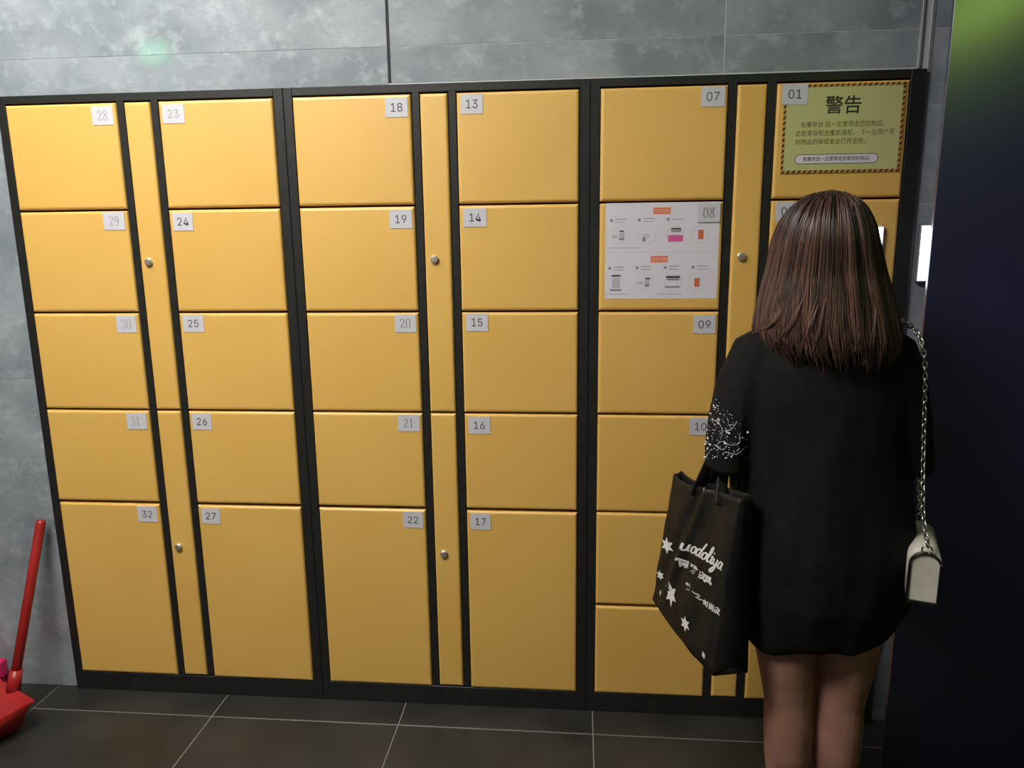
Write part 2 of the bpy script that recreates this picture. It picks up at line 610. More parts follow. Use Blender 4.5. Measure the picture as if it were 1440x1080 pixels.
layout = [
    ('left locker cabinet with yellow doors numbered 23 to 32', ['28', '29', '30', '31', '32'], ['23', '24', '25', '26', '27'], False),
    ('middle locker cabinet with yellow doors numbered 13 to 22', ['18', '19', '20', '21', '22'], ['13', '14', '15', '16', '17'], False),
    ('right locker cabinet with six-door columns numbered 01 to 12, behind the woman', ['07', '08', '09', '10', '11', '12'], ['01', '02', '03', '04', '05', '06'], True),
]
door_of = {}
for k, (lab, left, right, six) in enumerate(layout):
    cab = empty('locker_cabinet', (k * CW, 0, 0))
    tag(cab, lab, 'locker', 'row of yellow and black lockers')
    e = 0.0006
    fb = [((e, 0.0, 0), (DOORX[0][0] - .002, 0.45, LH)), ((DOORX[1][1] + .002, 0.0, 0), (CW + (0.010 if six else -e), 0.45, LH)),
          ((DOORX[0][1] + .002, 0.0, Z0), (NARX[0] - .002, 0.45, LH - .02)), ((NARX[1] + .002, 0.0, Z0), (DOORX[1][0] - .002, 0.45, LH - .02)),
          ((DOORX[0][0] - .002, 0.0, Z0 + 6 * U + .002), (DOORX[1][1] + .002, 0.45, LH)), ((DOORX[0][0] - .002, 0.0, 0), (DOORX[1][1] + .002, 0.45, Z0 - .002))]
    link('frame', boxes_mesh('frame', fb, 0.0012), M['frame'], cab)
    link('inner_panel', boxes_mesh('inner_panel', [((0.02, 0.02, 0.03), (CW - 0.02, 0.03, LH - 0.03))]), M['inside'], cab)
    for ci, col in enumerate((left, right)):
        xa, xb = DOORX[ci]
        for r, num in enumerate(col):
            zt = Z0 + U * (6 - r)
            zb = zt - U if (r < 4 or six) else Z0
            w, h = xb - xa, zt - zb - GAP
            d = link('door', door_mesh(w, h), None, cab, (xa, random.uniform(-.0008, .0008), zb + (GAP / 2 if zb > Z0 + .01 else 0)))
            d.rotation_euler.z = random.uniform(-.002, .002)
            d['label'] = 'yellow locker door numbered ' + num
            number_plate(num, d, w, h, 'R' if ci == 0 else 'L')
            door_of[num] = d
    for part, (za, zb) in (('upper', (Z0 + 3 * U, Z0 + 6 * U)), ('lower', (Z0, Z0 + 3 * U))):
        d = link('service_door', door_mesh(NARX[1] - NARX[0], zb - za - GAP), None, cab, (NARX[0], 0, za + GAP / 2))
        d['label'] = 'narrow yellow %s service door with round lock' % part
        lk = link('lock', LOCK, None, d, (0.028, -0.004, (1.416 if part == 'upper' else 0.521) - za - GAP / 2))
        lk['label'] = 'small round chrome lock'

# ------------------------------------------------------------------ notices on the doors
M['lime'] = mat('lime yellow card', srgb(196, 194, 132), 0.45)
M['sign_black'] = mat('dark print', srgb(46, 46, 36), 0.6)
M['sign_olive'] = mat('olive small print', srgb(88, 94, 48), 0.6)
M['sign_amber'] = mat('amber print', srgb(205, 150, 60), 0.6)
M['paper'] = mat('white paper', srgb(222, 216, 224), 0.5)

ws = empty('warning_sign', (2.212, -0.0056, 1.634))
tag(ws, 'lime warning sign with black striped border on the top right locker door', 'sign')
SW, SH = 0.306, 0.224
link('card', boxes_mesh('card', [((0, -0.0012, 0), (SW, 0, SH))]), M['lime'], ws)
pr = Print()
yy = -0.0014
bw = 0.0075
pr.rect(0, 0, SW, bw, 0, yy); pr.rect(0, SH - bw, SW, SH, 0, yy)
pr.rect(0, bw, bw, SH - bw, 0, yy); pr.rect(SW - bw, bw, SW, SH - bw, 0, yy)
link('border_band', pr.mesh('border_band', [M['sign_amber']]), None, ws)
pr = Print()
p = 0.0135
n = int((SW - 0.006) / p)
for i in range(n):
    x = 0.004 + i * (SW - 0.012) / (n - 1)
    for zz in (0, SH - bw):
        pr.poly([(x - .003, zz + .0005), (x + .0035, zz + .0005), (x + .0085, zz + bw - .0005), (x + .002, zz + bw - .0005)], 0, yy - .0003)
n = int((SH - 0.02) / p)
for i in range(n):
    z = 0.012 + i * (SH - 0.026) / (n - 1)
    for xx in (0, SW - bw):
        pr.poly([(xx + .0005, z - .003), (xx + bw - .0005, z + .002), (xx + bw - .0005, z + .0085), (xx + .0005, z + .0035)], 0, yy - .0003)
link('border_stripes', pr.mesh('border_stripes', [M['sign_black']]), None, ws)
pr = Print()
pr.add(text_geo('警告', 0.047, bold=0.0006), 0.152, 0.168, 0, yy)
link('heading', pr.mesh('heading', [M['sign_black']]), None, ws)
pr = Print()
for i, (line, xo) in enumerate((('包裹存放 后一定要带走您的物品。', 0.046), ('此柜寄存柜会重新清柜， 下一位用户将', 0.034), ('你物品扔掉或者会打开该柜。', 0.034))):
    pr.add(text_geo(line, 0.0162, 'LEFT'), xo, 0.122 - i * 0.0215, 0, yy, 0.9)
link('small_print', pr.mesh('small_print', [M['sign_olive']]), None, ws)


def pill(pr, x0, z0, x1, z1, mi, y):
    r = (z1 - z0) / 2
    pts = []
    for cx, s in ((x1 - r, -PI / 2), (x0 + r, PI / 2)):
        for i in range(11):
            a = s + PI * i / 10
            pts.append((cx + r * math.cos(a), z0 + r + r * math.sin(a)))
    pr.poly(pts, mi, y)


pr = Print()
pill(pr, 0.036, 0.023, 0.249, 0.048, 0, yy)
pill(pr, 0.0375, 0.0245, 0.2475, 0.0465, 1, yy - .0003)
pr.add(text_geo('包裹存放一定要带走您寄存的物品!', 0.0128), 0.1425, 0.0352, 0, yy - .0006, 0.88)
link('caption_pill', pr.mesh('caption_pill', [M['sign_black'], M['paper']]), None, ws)

ns = empty('instruction_sheet', (1.750, -0.0045, 1.302))
tag(ns, 'white instruction sheet with two rows of small icons on locker door 08', 'sign')
IW, IH = 0.309, 0.262
link('sheet', boxes_mesh('sheet', [((0, -0.0006, 0), (IW, 0, IH))]), M['paper'], ns)
M['sh_orange'] = mat('orange print', srgb(226, 128, 88), 0.6)
M['sh_pink'] = mat('pink print', srgb(214, 90, 150), 0.6)
M['sh_grey'] = mat('light grey print', srgb(188, 184, 190), 0.6)
M['sh_mid'] = mat('mid grey print', srgb(140, 136, 142), 0.6)
M['sh_dark'] = mat('dark grey print', srgb(70, 68, 76), 0.6)
M['sh_green'] = mat('faint grey green print', srgb(196, 206, 196), 0.6)


def U_(cx, cz):            # crop coordinates of the sheet -> metres on the sheet
    return (cx - 152) / 975.0 * IW, IH - (cz - 105) / 838.0 * IH


yy = -0.0008
lines = Print()
M['sh_pale'] = mat('pale print', srgb(240, 190, 165), 0.6)
M['sh_terra'] = mat('terracotta print', srgb(205, 105, 72), 0.6)
ICON_M = [M['sh_grey'], M['sh_grey'], M['sh_mid'], M['sh_mid'], M['sh_dark'], M['sh_pink'], M['sh_terra'], M['sh_green']]
for (cx, cz, body) in ((636, 176, '存包流程'), (622, 595, '取包流程')):
    x, z = U_(cx, cz)
    heads = Print()
    heads.rect(x - .0235, z - .0088, x + .0235, z + .0088, 0, yy)
    heads.add(text_geo(body, 0.0105), x, z - .001, 1, yy - .0003)
    link('heading', heads.mesh('heading', [M['sh_orange'], M['sh_pale']]), None, ns)


def dashes(cx, cz, w, h=.0022, n=5, mi=0):
    x, z = U_(cx, cz)
    for i in range(n):
        a = x + w * i / n
        lines.rect(a, z - h / 2, a + w / n * random.uniform(.6, .95), z + h / 2, mi, yy)


for (cx, cz, two) in ((203, 254, 1), (443, 252, 1), (690, 250, 0), (192, 672, 1), (432, 668, 1), (676, 668, 1), (916, 668, 1)):
    x, z = U_(cx, cz)
    lines.disc(x, z, .0042, 0, yy)
    dashes(cx + 32, cz - (10 if two else 0), .031, n=6)
    if two:
        dashes(cx + 32, cz + 16, .027, n=5)
dashes(165, 494, .088, .0015, 14)
dashes(165, 902, .062, .0015, 10)
dashes(610, 902, .068, .0015, 10)
x, z = U_(152, 532)
lines.rect(x + .004, z - .0004, x + IW - .006, z + .0004, 1, yy)
ICONS = {
    (290, 375): ((293, 348, .013, .0035, 4), (293, 416, .0135, .006, 3), (293, 382, .014, .012, 1), (233, 393, .014, .007, 1)),
    (515, 385): ((503, 380, .018, .0035, 1), (487, 422, .009, .010, 2), (503, 400, .018, .004, 1)),
    (757, 385): ((760, 332, .027, .0045, 4), (760, 353, .027, .0045, 3), (757, 414, .040, .0175, 5)),
    (965, 385): ((972, 384, .0145, .025, 6),),
    (250, 800): ((250, 738, .025, .0045, 4), (248, 864, .031, .0045, 3), (250, 800, .022, .028, 1)),
    (500, 795): ((525, 764, .0135, .004, 4), (520, 826, .012, .006, 3), (468, 802, .014, .007, 1), (522, 795, .013, .012, 1)),
    (746, 800): ((746, 752, .038, .006, 4), (746, 774, .034, .005, 3), (740, 840, .040, .0045, 2)),
    (955, 795): ((953, 800, .0145, .024, 6),),
}
for (cx, cz), bars in ICONS.items():      # phones, card slots and cards of the two rows
    ic = Print()
    x, z = U_(cx, cz)
    ic.ring(x, z, .0235, .0008, 1, yy)
    for (bx, bz, w, h, mi) in bars:
        x, z = U_(bx, bz)
        ic.rect(x - w / 2, z - h / 2, x + w / 2, z + h / 2, mi, yy - .0003)
    link('icon', ic.mesh('icon', ICON_M), None, ns)
link('text_lines', lines.mesh('text_lines', [M['sh_mid'], M['sh_grey']]), None, ns)

# lit touch screen the woman is using, and an added glowing panel standing in for a bright patch
scn = empty('touch_screen', (2.362, -0.0056, 1.41))
tag(scn, 'lit white touch screen on the locker door in front of the woman', 'screen')
link('bezel', boxes_mesh('bezel', [((-.128, -.010, -.084), (.128, 0, .084))], .003, 2), mat('white screen bezel', srgb(210, 205, 200), 0.4), scn)
link('display', boxes_mesh('display', [((-.124, -.0115, -.080), (.124, -.0102, .080))]), mat('lit screen', (.8, .8, .8, 1), 0.3, emit=(0.92, 0.96, 1.0, 1), emit_s=4.0), scn)
lp = empty('bright_patch_panel', (2.590, WY - .004, 1.42))
tag(lp, 'added glowing white panel standing in for a bright patch between lockers and navy column', 'light panel')
link('housing', boxes_mesh('housing', [((-.002, -.012, -.078), (.10, 0.002, .078))], .002), mat('stand-in panel housing', srgb(130, 132, 134), 0.4, 0.4), lp)
link('lit_face', boxes_mesh('lit_face', [((0.001, -.014, -.073), (.097, -.0122, .073))]), mat('stand-in glowing face', (.8, .8, .8, 1), 0.3, emit=(0.95, 0.97, 1.0, 1), emit_s=2.2), lp)

# ------------------------------------------------------------------ woman at the lockers (seen from behind)
M['skin'] = noisy(mat('skin', srgb(150, 108, 92), 0.5, spec=0.25), srgb(144, 102, 87), srgb(157, 114, 97), 18, 4)
M['skin'].node_tree.nodes['Principled BSDF'].inputs['Subsurface Weight'].default_value = 0.08
M['skin'].node_tree.nodes['Principled BSDF'].inputs['Subsurface Radius'].default_value = (0.01, 0.004, 0.002)
M['black_cloth'] = noisy(mat('black jersey', srgb(16, 16, 15), 0.85, spec=0.2), srgb(13, 13, 13), srgb(20, 20, 19), 60, 4, 0.15, 500)
BX, BY = 2.205, -0.49


def loft_rings(bm, rings, n=28, caps=True):
    R_ = []
    for (cx, cy, z, rx, ry) in rings:
        R_.append([bm.verts.new((cx + rx * math.cos(2 * PI * k / n), cy + ry * math.sin(2 * PI * k / n), z)) for k in range(n)])
    for a, b in zip(R_, R_[1:]):
        for k in range(n):
            bm.faces.new((a[k], a[(k + 1) % n], b[(k + 1) % n], b[k]))
    if caps:
        bm.faces.new(list(reversed(R_[0])))
        bm.faces.new(R_[-1])
    return R_


def blob(bm, c, r, mtx=None, seg=16):
    res = bmesh.ops.create_uvsphere(bm, u_segments=seg, v_segments=max(8, seg // 2), radius=1.0)
    for v in res['verts']:
        p = Vector((v.co.x * r[0], v.co.y * r[1], v.co.z * r[2]))
        if mtx:
            p = mtx @ p
        v.co = p + Vector(c)


def hand(bm, wrist, fwd, normal, curl, mirror=1, s=1.0, point=False):
    """palm, four unequal bent fingers and a thumb from the side of the palm"""
    f = Vector(fwd).normalized()
    nrm = Vector(normal).normalized()
    side = f.cross(nrm).normalized() * mirror
    nrm = side.cross(f).normalized() * mirror
    w = Vector(wrist)
    P = lambda a, b, c: w + f * (a * s) + side * (b * s) + nrm * (c * s)
    ring_tube(bm, [P(-.01, 0, 0), P(.02, 0, 0), P(.05, 0, 0), P(.085, 0, 0)], [(.024 * s, .018 * s), (.032 * s, .016 * s), (.039 * s, .0145 * s), (.037 * s, .012 * s)], 14, True, nrm)
    for i, (off, L) in enumerate(((.029, .066), (.010, .075), (-.010, .070), (-.028, .055))):
        c = curl * (0.1 if (point and i == 0) else 1.0)
        a, z_, ang = .08, 0.0, 0.0
        pts = [P(.065, off * .95, 0)]
        seglen = (L * .45, L * .32, L * .28)
        x, zz = .082, 0.0
        pts.append(P(x, off, zz))
        for q in range(3):
            ang += c * (0.7, 1.0, 0.7)[q]
            x += seglen[q] * math.cos(ang)
            zz -= seglen[q] * math.sin(ang)
            pts.append(P(x, off, zz))
        ring_tube(bm, pts, [.0085 * s, .0088 * s, .0083 * s, .0076 * s, .0058 * s], 10, True)
    ring_tube(bm, [P(.012, .022, -.004), P(.035, .042, -.012), P(.058, .052, -.02), P(.078, .05, -.026)], [.012 * s, .0105 * s, .0095 * s, .0065 * s], 10, True)


body = bmesh.new()
# trunk
loft_rings(body, [(BX, BY, .74, .13, .10), (BX, BY, .80, .158, .112), (BX, BY, .88, .15, .105), (BX, BY, .98, .118, .088),
                  (BX, BY, 1.08, .13, .095), (BX, BY, 1.18, .145, .095), (BX, BY - .005, 1.24, .15, .075), (BX, BY - .005, 1.27, .10, .06),
                  (BX - .008, BY + .005, 1.295, .055, .052), (BX - .012, BY + .012, 1.38, .047, .05)], 28)
# legs
LEG = [((2.160, -.49, .80), .085), ((2.160, -.49, .66), .080), ((2.163, -.493, .55), .073), ((2.171, -.497, .46), .061), ((2.176, -.500, .40), .055),
       ((2.177, -.508, .33), .055), ((2.178, -.512, .27), .053), ((2.179, -.508, .18), .042), ((2.180, -.502, .10), .031), ((2.180, -.495, .05), .032), ((2.180, -.49, .02), .034)]
for sgn, dx in ((1, 0), (-1, 0)):
    pts, rad = [], []
    for (p_, r_) in LEG:
        x = p_[0] if sgn == 1 else 4.468 - p_[0]
        pts.append((x, p_[1], p_[2])); rad.append((r_, r_ * 1.04))
    ring_tube(body, pts, rad, 20, True, (0, 1, 0))
    fx = pts[-1][0]
    ring_tube(body, [(fx, -.53, .03), (fx, -.49, .04), (fx - .004 * sgn, -.41, .036), (fx - .006 * sgn, -.345, .024), (fx - .006 * sgn, -.31, .018)],
              [(.024, .022), (.031, .034), (.036, .027), (.036, .018), (.022, .011)], 16, True)
# arms: both elbows bent, hands in front of the chest
SHL, ELL, WRL = Vector((2.075, -.487, 1.235)), Vector((2.012, -.487, 1.005)), Vector((2.105, -.305, 1.09))
SHR, ELR, WRR = Vector((2.335, -.487, 1.235)), Vector((2.392, -.487, 1.005)), Vector((2.36, -.265, 1.16))
for sh, el, wr in ((SHL, ELL, WRL), (SHR, ELR, WRR)):
    ring_tube(body, [sh + Vector((.04 if sh.x < BX else -.04, 0, .005)), sh, sh.lerp(el, .5), el], [.048, .046, .041, .035], 16)
    ring_tube(body, [el + Vector((0, -.012, 0)), el.lerp(wr, .25), el.lerp(wr, .7), wr], [.033, .035, .029, .022], 16)
hand(body, WRL, (WRL - ELL).normalized() + Vector((.2, .2, .1)), (-.2, -.4, 1), 0.75, -1, 0.92)
hand(body, WRR, (-.05, .7, .7), (0, -.7, .7), 0.8, 1, 0.92, True)
# head, turned a little to the left
HC = Vector((2.178, -.455, 1.444))
YAW = math.radians(21)
HM = Matrix.Rotation(YAW, 3, 'Z')
hp = lambda x, y, z: HC + HM @ Vector((x, y, z))
blob(body, hp(0, -.012, .022), (.072, .089, .082), HM, 24)
hd = []
for (dy, z, rx, ry) in ((.018, -.102, .022, .020), (.018, -.092, .040, .042), (.014, -.07, .054, .062), (.010, -.045, .062, .073), (.006, -.015, .068, .082), (.002, .02, .070, .086), (0, .055, .064, .080)):
    hd.append((dy, z, rx, ry))
ringsH = []
for (dy, z, rx, ry) in hd:
    ringsH.append([body.verts.new(hp(rx * math.cos(2 * PI * k / 28), dy + ry * math.sin(2 * PI * k / 28), z)) for k in range(28)])
for a, b in zip(ringsH, ringsH[1:]):
    for k in range(28):
        body.faces.new((a[k], a[(k + 1) % 28], b[(k + 1) % 28], b[k]))
body.faces.new(list(reversed(ringsH[0]))); body.faces.new(ringsH[-1])
ring_tube(body, [hp(0, .078, .012), hp(0, .088, -.012), hp(0, .099, -.03), hp(0, .086, -.04)], [.008, .0095, .013, .010], 10)      # nose
blob(body, hp(0, .079, -.062), (.022, .011, .0055), HM, 12); blob(body, hp(0, .076, -.071), (.018, .011, .0065), HM, 12)            # lips
blob(body, hp(0, .066, -.095), (.018, .016, .013), HM, 12)                                                                          # chin
for sx in (-1, 1):
    blob(body, hp(sx * .064, -.012, -.008), (.007, .017, .028), HM, 12)                                                              # ear
    blob(body, hp(sx * .030, .072, .026), (.024, .012, .006), HM, 12)                                                                # brow
    blob(body, hp(sx * .043, .048, -.03), (.022, .024, .02), HM, 12)                                                                 # cheek
ring_tube(body, [(BX - .008, BY, 1.26), (BX - .015, BY + .012, 1.34), tuple(hp(0, -.02, -.05))], [.058, .047, .05], 18)
person = link('person', remeshed(body, 'person', 0.0042, 3), M['skin'])
tag(person, 'woman with long brown hair in loose black dress facing lockers, seen from behind', 'person')
for sx in (-1, 1):
    bm = bmesh.new()
    blob(bm, hp(sx * .030, .071, .008), (.0125, .0095, .008), HM, 14)
    eye = link('eye', bm_mesh(bm, 'eye', True), mat('eye white', srgb(205, 200, 195), 0.25), person)
    bm = bmesh.new()
    blob(bm, hp(sx * .030, .0782, .008), (.0055, .003, .0055), HM, 14)
    link('iris', bm_mesh(bm, 'iris', True), mat('dark brown iris', srgb(32, 20, 14), 0.2), eye)
    bm = bmesh.new()
    ring_tube(bm, [hp(sx * .016, .0775, .011), hp(sx * .03, .0815, .0165), hp(sx * .045, .073, .011)], [.002, .0042, .002], 8)
    link('eyelid', bm_mesh(bm, 'eyelid', True), M['skin'], eye)
    bm = bmesh.new()
    ring_tube(bm, [hp(sx * .014, .083, .028), hp(sx * .03, .084, .033), hp(sx * .048, .074, .029)], .003, 6)
    link('eyebrow', bm_mesh(bm, 'eyebrow', True), mat('brow hair', srgb(52, 38, 32), 0.7), person)

for nm, dz, r_ in (('upper_lip', -.062, (.0225, .0118, .0056)), ('lower_lip', -.071, (.0185, .0118, .0066))):
    bm = bmesh.new()
    blob(bm, hp(0, .0787 if dz > -.065 else .0757, dz), r_, HM, 14)
    link(nm, bm_mesh(bm, nm, True), mat('lip colour', srgb(150, 72, 68), 0.4), person)

# shoes
for fx in (2.180, 2.288):
    bm = bmesh.new()
    ring_tube(bm, [(fx, -.545, .03), (fx, -.52, .033), (fx, -.47, .030), (fx, -.40, .028), (fx, -.34, .023), (fx, -.292, .017)],
              [(.018, .022), (.034, .029), (.036, .027), (.042, .024), (.041, .020), (.022, .014)], 18)
    for v in bm.verts:
        v.co.z = max(v.co.z, 0.002)
    link('shoe', bm_mesh(bm, 'shoe', True), mat('black shoe leather', srgb(24, 22, 22), 0.4), person)

# dress: loose body and elbow-length sleeves fused into one cloth
bm = bmesh.new()
loft_rings(bm, [(2.240, BY, .572, .158, .112), (2.240, BY, .585, .164, .120), (2.240, BY, .62, .172, .128), (2.240, BY, .68, .183, .145), (2.236, BY, .80, .190, .148),
                (2.228, BY, .92, .186, .138), (2.215, BY, 1.04, .186, .128), (2.207, BY, 1.14, .190, .118), (2.204, BY, 1.20, .183, .106),
                (2.202, BY, 1.245, .160, .088), (2.20, BY, 1.277, .115, .072), (2.198, BY + .004, 1.30, .075, .062)], 36)
SL = [((2.110, -.487, 1.245), (.055, .05)), ((2.078, -.487, 1.215), (.072, .066)), ((2.048, -.488, 1.15), (.066, .070)), ((2.026, -.49, 1.07), (.060, .070)), ((2.010, -.49, 1.00), (.052, .068)), ((2.008, -.49, .967), (.050, .066))]
ring_tube(bm, [p_ for p_, r_ in SL], [r_ for p_, r_ in SL], 24, True, (0, 1, 0))
ring_tube(bm, [(4.408 - p_[0], p_[1], p_[2]) for p_, r_ in SL], [r_ for p_, r_ in SL], 24, True, (0, 1, 0))
dress_me = remeshed(bm, 'dress', 0.0065, 4)
for v in dress_me.vertices:
    c = v.co
    w = min(1, max(0, (1.24 - c.z) / .2))
    fold = noise.noise(Vector((c.x * 9, c.y * 6, c.z * 3.2))) * .012 + noise.noise(Vector((c.x * 26 + 5, c.y * 20, c.z * 9))) * .0035
    ang = math.atan2(c.y - BY, c.x - 2.24)
    if c.z < .9:
        fold += .004 * math.sin(ang * 9 + 2 * noise.noise(Vector((0, 0, c.z * 4)))) * (0.9 - c.z) / .35
    d = Vector((c.x - (2.24 if abs(c.x - 2.22) < .19 else (2.02 if c.x < 2.2 else 2.39)), c.y - BY, 0))
    if d.length > 1e-4:
        c += d.normalized() * fold * w
    if c.z < .66:
        c.z += (.05 * max(0.0, (c.x - 2.27) / .14) ** 2 - .034 * max(0.0, (2.2 - c.x) / .12)) * min(1, (.66 - c.z) / .06)
dress = link('dress', dress_me, M['black_cloth'], person)
dress['label'] = 'loose black short-sleeved dress with beaded left sleeve'
bvh = BVHTree.FromPolygons([v.co[:] for v in dress_me.vertices], [tuple(p_.vertices) for p_ in dress_me.polygons])
# beads and thread loops on the left sleeve
M['bead'] = mat('silver bead', srgb(235, 235, 238), 0.2, 0.25)
bm = bmesh.new()
rb = random.Random(3)


def on_dress(px, py):
    d = (at(px, py, 0) - CAM).normalized()
    h = bvh.ray_cast(CAM, d, 4.0)
    return h[0], h[1]


n_b = 0
while n_b < 210:
    px, py = rb.uniform(990, 1056), rb.uniform(555, 646)
    # thin towards the top and the right as on the sleeve
    lim = 1000 + (py - 552) * 0.95
    if px > lim or rb.random() < max(0, (px - 1015) / 55) * .8 or rb.random() < max(0, (600 - py) / 60):
        continue
    p_, nn = on_dress(px, py)
    n_b += 1
    if p_ is None or p_.y > -.35:
        continue
    big = rb.random() < .13
    r = rb.uniform(.0018, .0028) if big else rb.uniform(.0006, .0014)
    res = bmesh.ops.create_icosphere(bm, subdivisions=2, radius=r)
    for v in res['verts']:
        v.co += p_ + nn * r * .5
beads = link('bead_embroidery', bm_mesh(bm, 'bead_embroidery', True), M['bead'], dress)
tag(beads, 'scattered silver beads on the left sleeve', kind='stuff')
for loop in ([(1008, 627), (1014, 621), (1021, 622), (1022, 628), (1015, 632), (1008, 627)], [(1021, 623), (1030, 626), (1040, 622), (1040, 612)], [(1003, 590), (1012, 596), (1016, 606), (1014, 618)],
             [(1017, 606), (1028, 604), (1036, 594)], [(1024, 636), (1036, 638), (1046, 630)]):
    pts = []
    for p_ in spline([(a, b, 0) for a, b in loop], 4):
        h, nn = on_dress(p_.x, p_.y)
        if h is not None:
            pts.append(h + nn * .0012)
    if len(pts) > 2:
        tube_obj('silver_thread', pts, .0005, M['bead'], dress, 5)

# hair ----------------------------------------------------------------------------------------------------------------
HAIR_ROWS = [(270, 1150, 1184), (273, 1142, 1193), (280, 1129, 1206), (290, 1119, 1216), (303, 1110, 1223), (317, 1103, 1229), (342, 1095, 1235), (375, 1088, 1243), (406, 1079, 1251),
             (433, 1071, 1257), (461, 1065, 1261), (485, 1070, 1260), (505, 1085, 1250)]
prof = []
for (py, xl, xr) in HAIR_ROWS:
    a, b = at(xl, py, -.5), at(xr, py, -.5)
    prof.append(((a.x + b.x) / 2, (a.z + b.z) / 2, (b.x - a.x) / 2))
TOPZ, BOTZ = prof[0][1] + .004, prof[-1][1]


def hair_prof(z):
    if z >= prof[0][1]:
        f = (TOPZ - z) / max(1e-6, TOPZ - prof[0][1])
        return prof[0][0], prof[0][2] * math.sqrt(max(0.02, f))
    for (c0, z0, r0), (c1, z1, r1) in zip(prof, prof[1:]):
        if z >= z1:
            t = (z0 - z) / (z0 - z1)
            return c0 + (c1 - c0) * t, r0 + (r1 - r0) * t
    return prof[-1][0], prof[-1][2]


def hair_pt(z, a, off=0.0):
    """a = angle from the back of the head, positive to the right"""
    cx, rx = hair_prof(z)
    top = min(1.0, max(0.0, (TOPZ - z) / .1))
    ryb = .028 + .090 * math.sqrt(top)
    low = min(1.0, max(0.0, (1.40 - z) / .14))
    ryb += .010 * low                      # rests on the back
    fold = .0035 * math.sin(a * 17 + z * 8) + .003 * noise.noise(Vector((a * 9, z * 4, 1.0)))
    fold *= min(1, top * 1.4)
    cy = -.492 + .02 * top * (1 - low)
    rx2 = rx + off + fold * .5
    return Vector((cx + rx2 * math.sin(a), cy - (ryb + off + fold) * math.cos(a), z))


bm = bmesh.new()
NA, NZ = 64, 40
AM = math.radians(116)
grid = []
for i in range(NZ + 1):
    z = TOPZ - (TOPZ - BOTZ - .045) * (i / NZ) ** 1.15
    row = []
    spread = AM if z < 1.455 else AM + (PI - AM) * min(1, (z - 1.455) / .05)
    for j in range(NA + 1):
        a = -spread + 2 * spread * j / NA
        p_ = hair_pt(z, a)
        if i == NZ:
            p_.z += .03 * noise.noise(Vector((a * 7, 0, 3)))
        row.append(p_)
    grid.append(row)
outer = [[bm.verts.new(p_) for p_ in row] for row in grid]
inner = []
for i, row in enumerate(grid):
    cx, rx = hair_prof(row[0].z)
    cen = Vector((cx, -.48, row[0].z))
    inner.append([bm.verts.new(p_ + (cen - p_).normalized() * .012 - Vector((0, 0, .006 if i < 4 else 0))) for p_ in row])
for i in range(NZ):
    for j in range(NA):
        bm.faces.new((outer[i][j], outer[i + 1][j], outer[i + 1][j + 1], outer[i][j + 1]))
        bm.faces.new((inner[i][j], inner[i][j + 1], inner[i + 1][j + 1], inner[i + 1][j]))
for i in range(NZ):
    for j in (0, NA):
        bm.faces.new((outer[i][j], inner[i][j], inner[i + 1][j], outer[i + 1][j]))
for j in range(NA):
    bm.faces.new((outer[NZ][j], inner[NZ][j], inner[NZ][j + 1], outer[NZ][j + 1]))
    bm.faces.new((outer[0][j], outer[0][j + 1], inner[0][j + 1], inner[0][j]))
bm.faces.new(outer[0][:-1])


def hair_material(name, c_dark, c_light, attr):
    m = mat(name, c_dark, 0.42, spec=0.45)
    nt = m.node_tree
    b = nt.nodes['Principled BSDF']
    b.inputs['Anisotropic'].default_value = 0.6
    mix = nt.nodes.new('ShaderNodeMix')
    mix.data_type = 'RGBA'
    mix.inputs[6].default_value = c_dark
    mix.inputs[7].default_value = c_light
    if attr:
        at_ = nt.nodes.new('ShaderNodeAttribute')
        at_.attribute_name = 'tone'
        nt.links.new(at_.outputs['Fac'], mix.inputs[0])
    else:
        tc = nt.nodes.new('ShaderNodeTexCoord')
        mp = nt.nodes.new('ShaderNodeMapping')
        mp.inputs['Scale'].default_value = (90, 90, 3)
        nz = nt.nodes.new('ShaderNodeTexNoise')
        nz.inputs['Scale'].default_value = 1.0
        nt.links.new(tc.outputs['Object'], mp.inputs[0])
        nt.links.new(mp.outputs[0], nz.inputs['Vector'])
        nt.links.new(nz.outputs['Fac'], mix.inputs[0])
    nt.links.new(mix.outputs[2], b.inputs['Base Color'])
    return m


hair = link('hair', bm_mesh(bm, 'hair', True), hair_material('brown hair', srgb(32, 22, 21), srgb(70, 50, 46), False), person)
hair['label'] = 'long straight reddish brown hair'
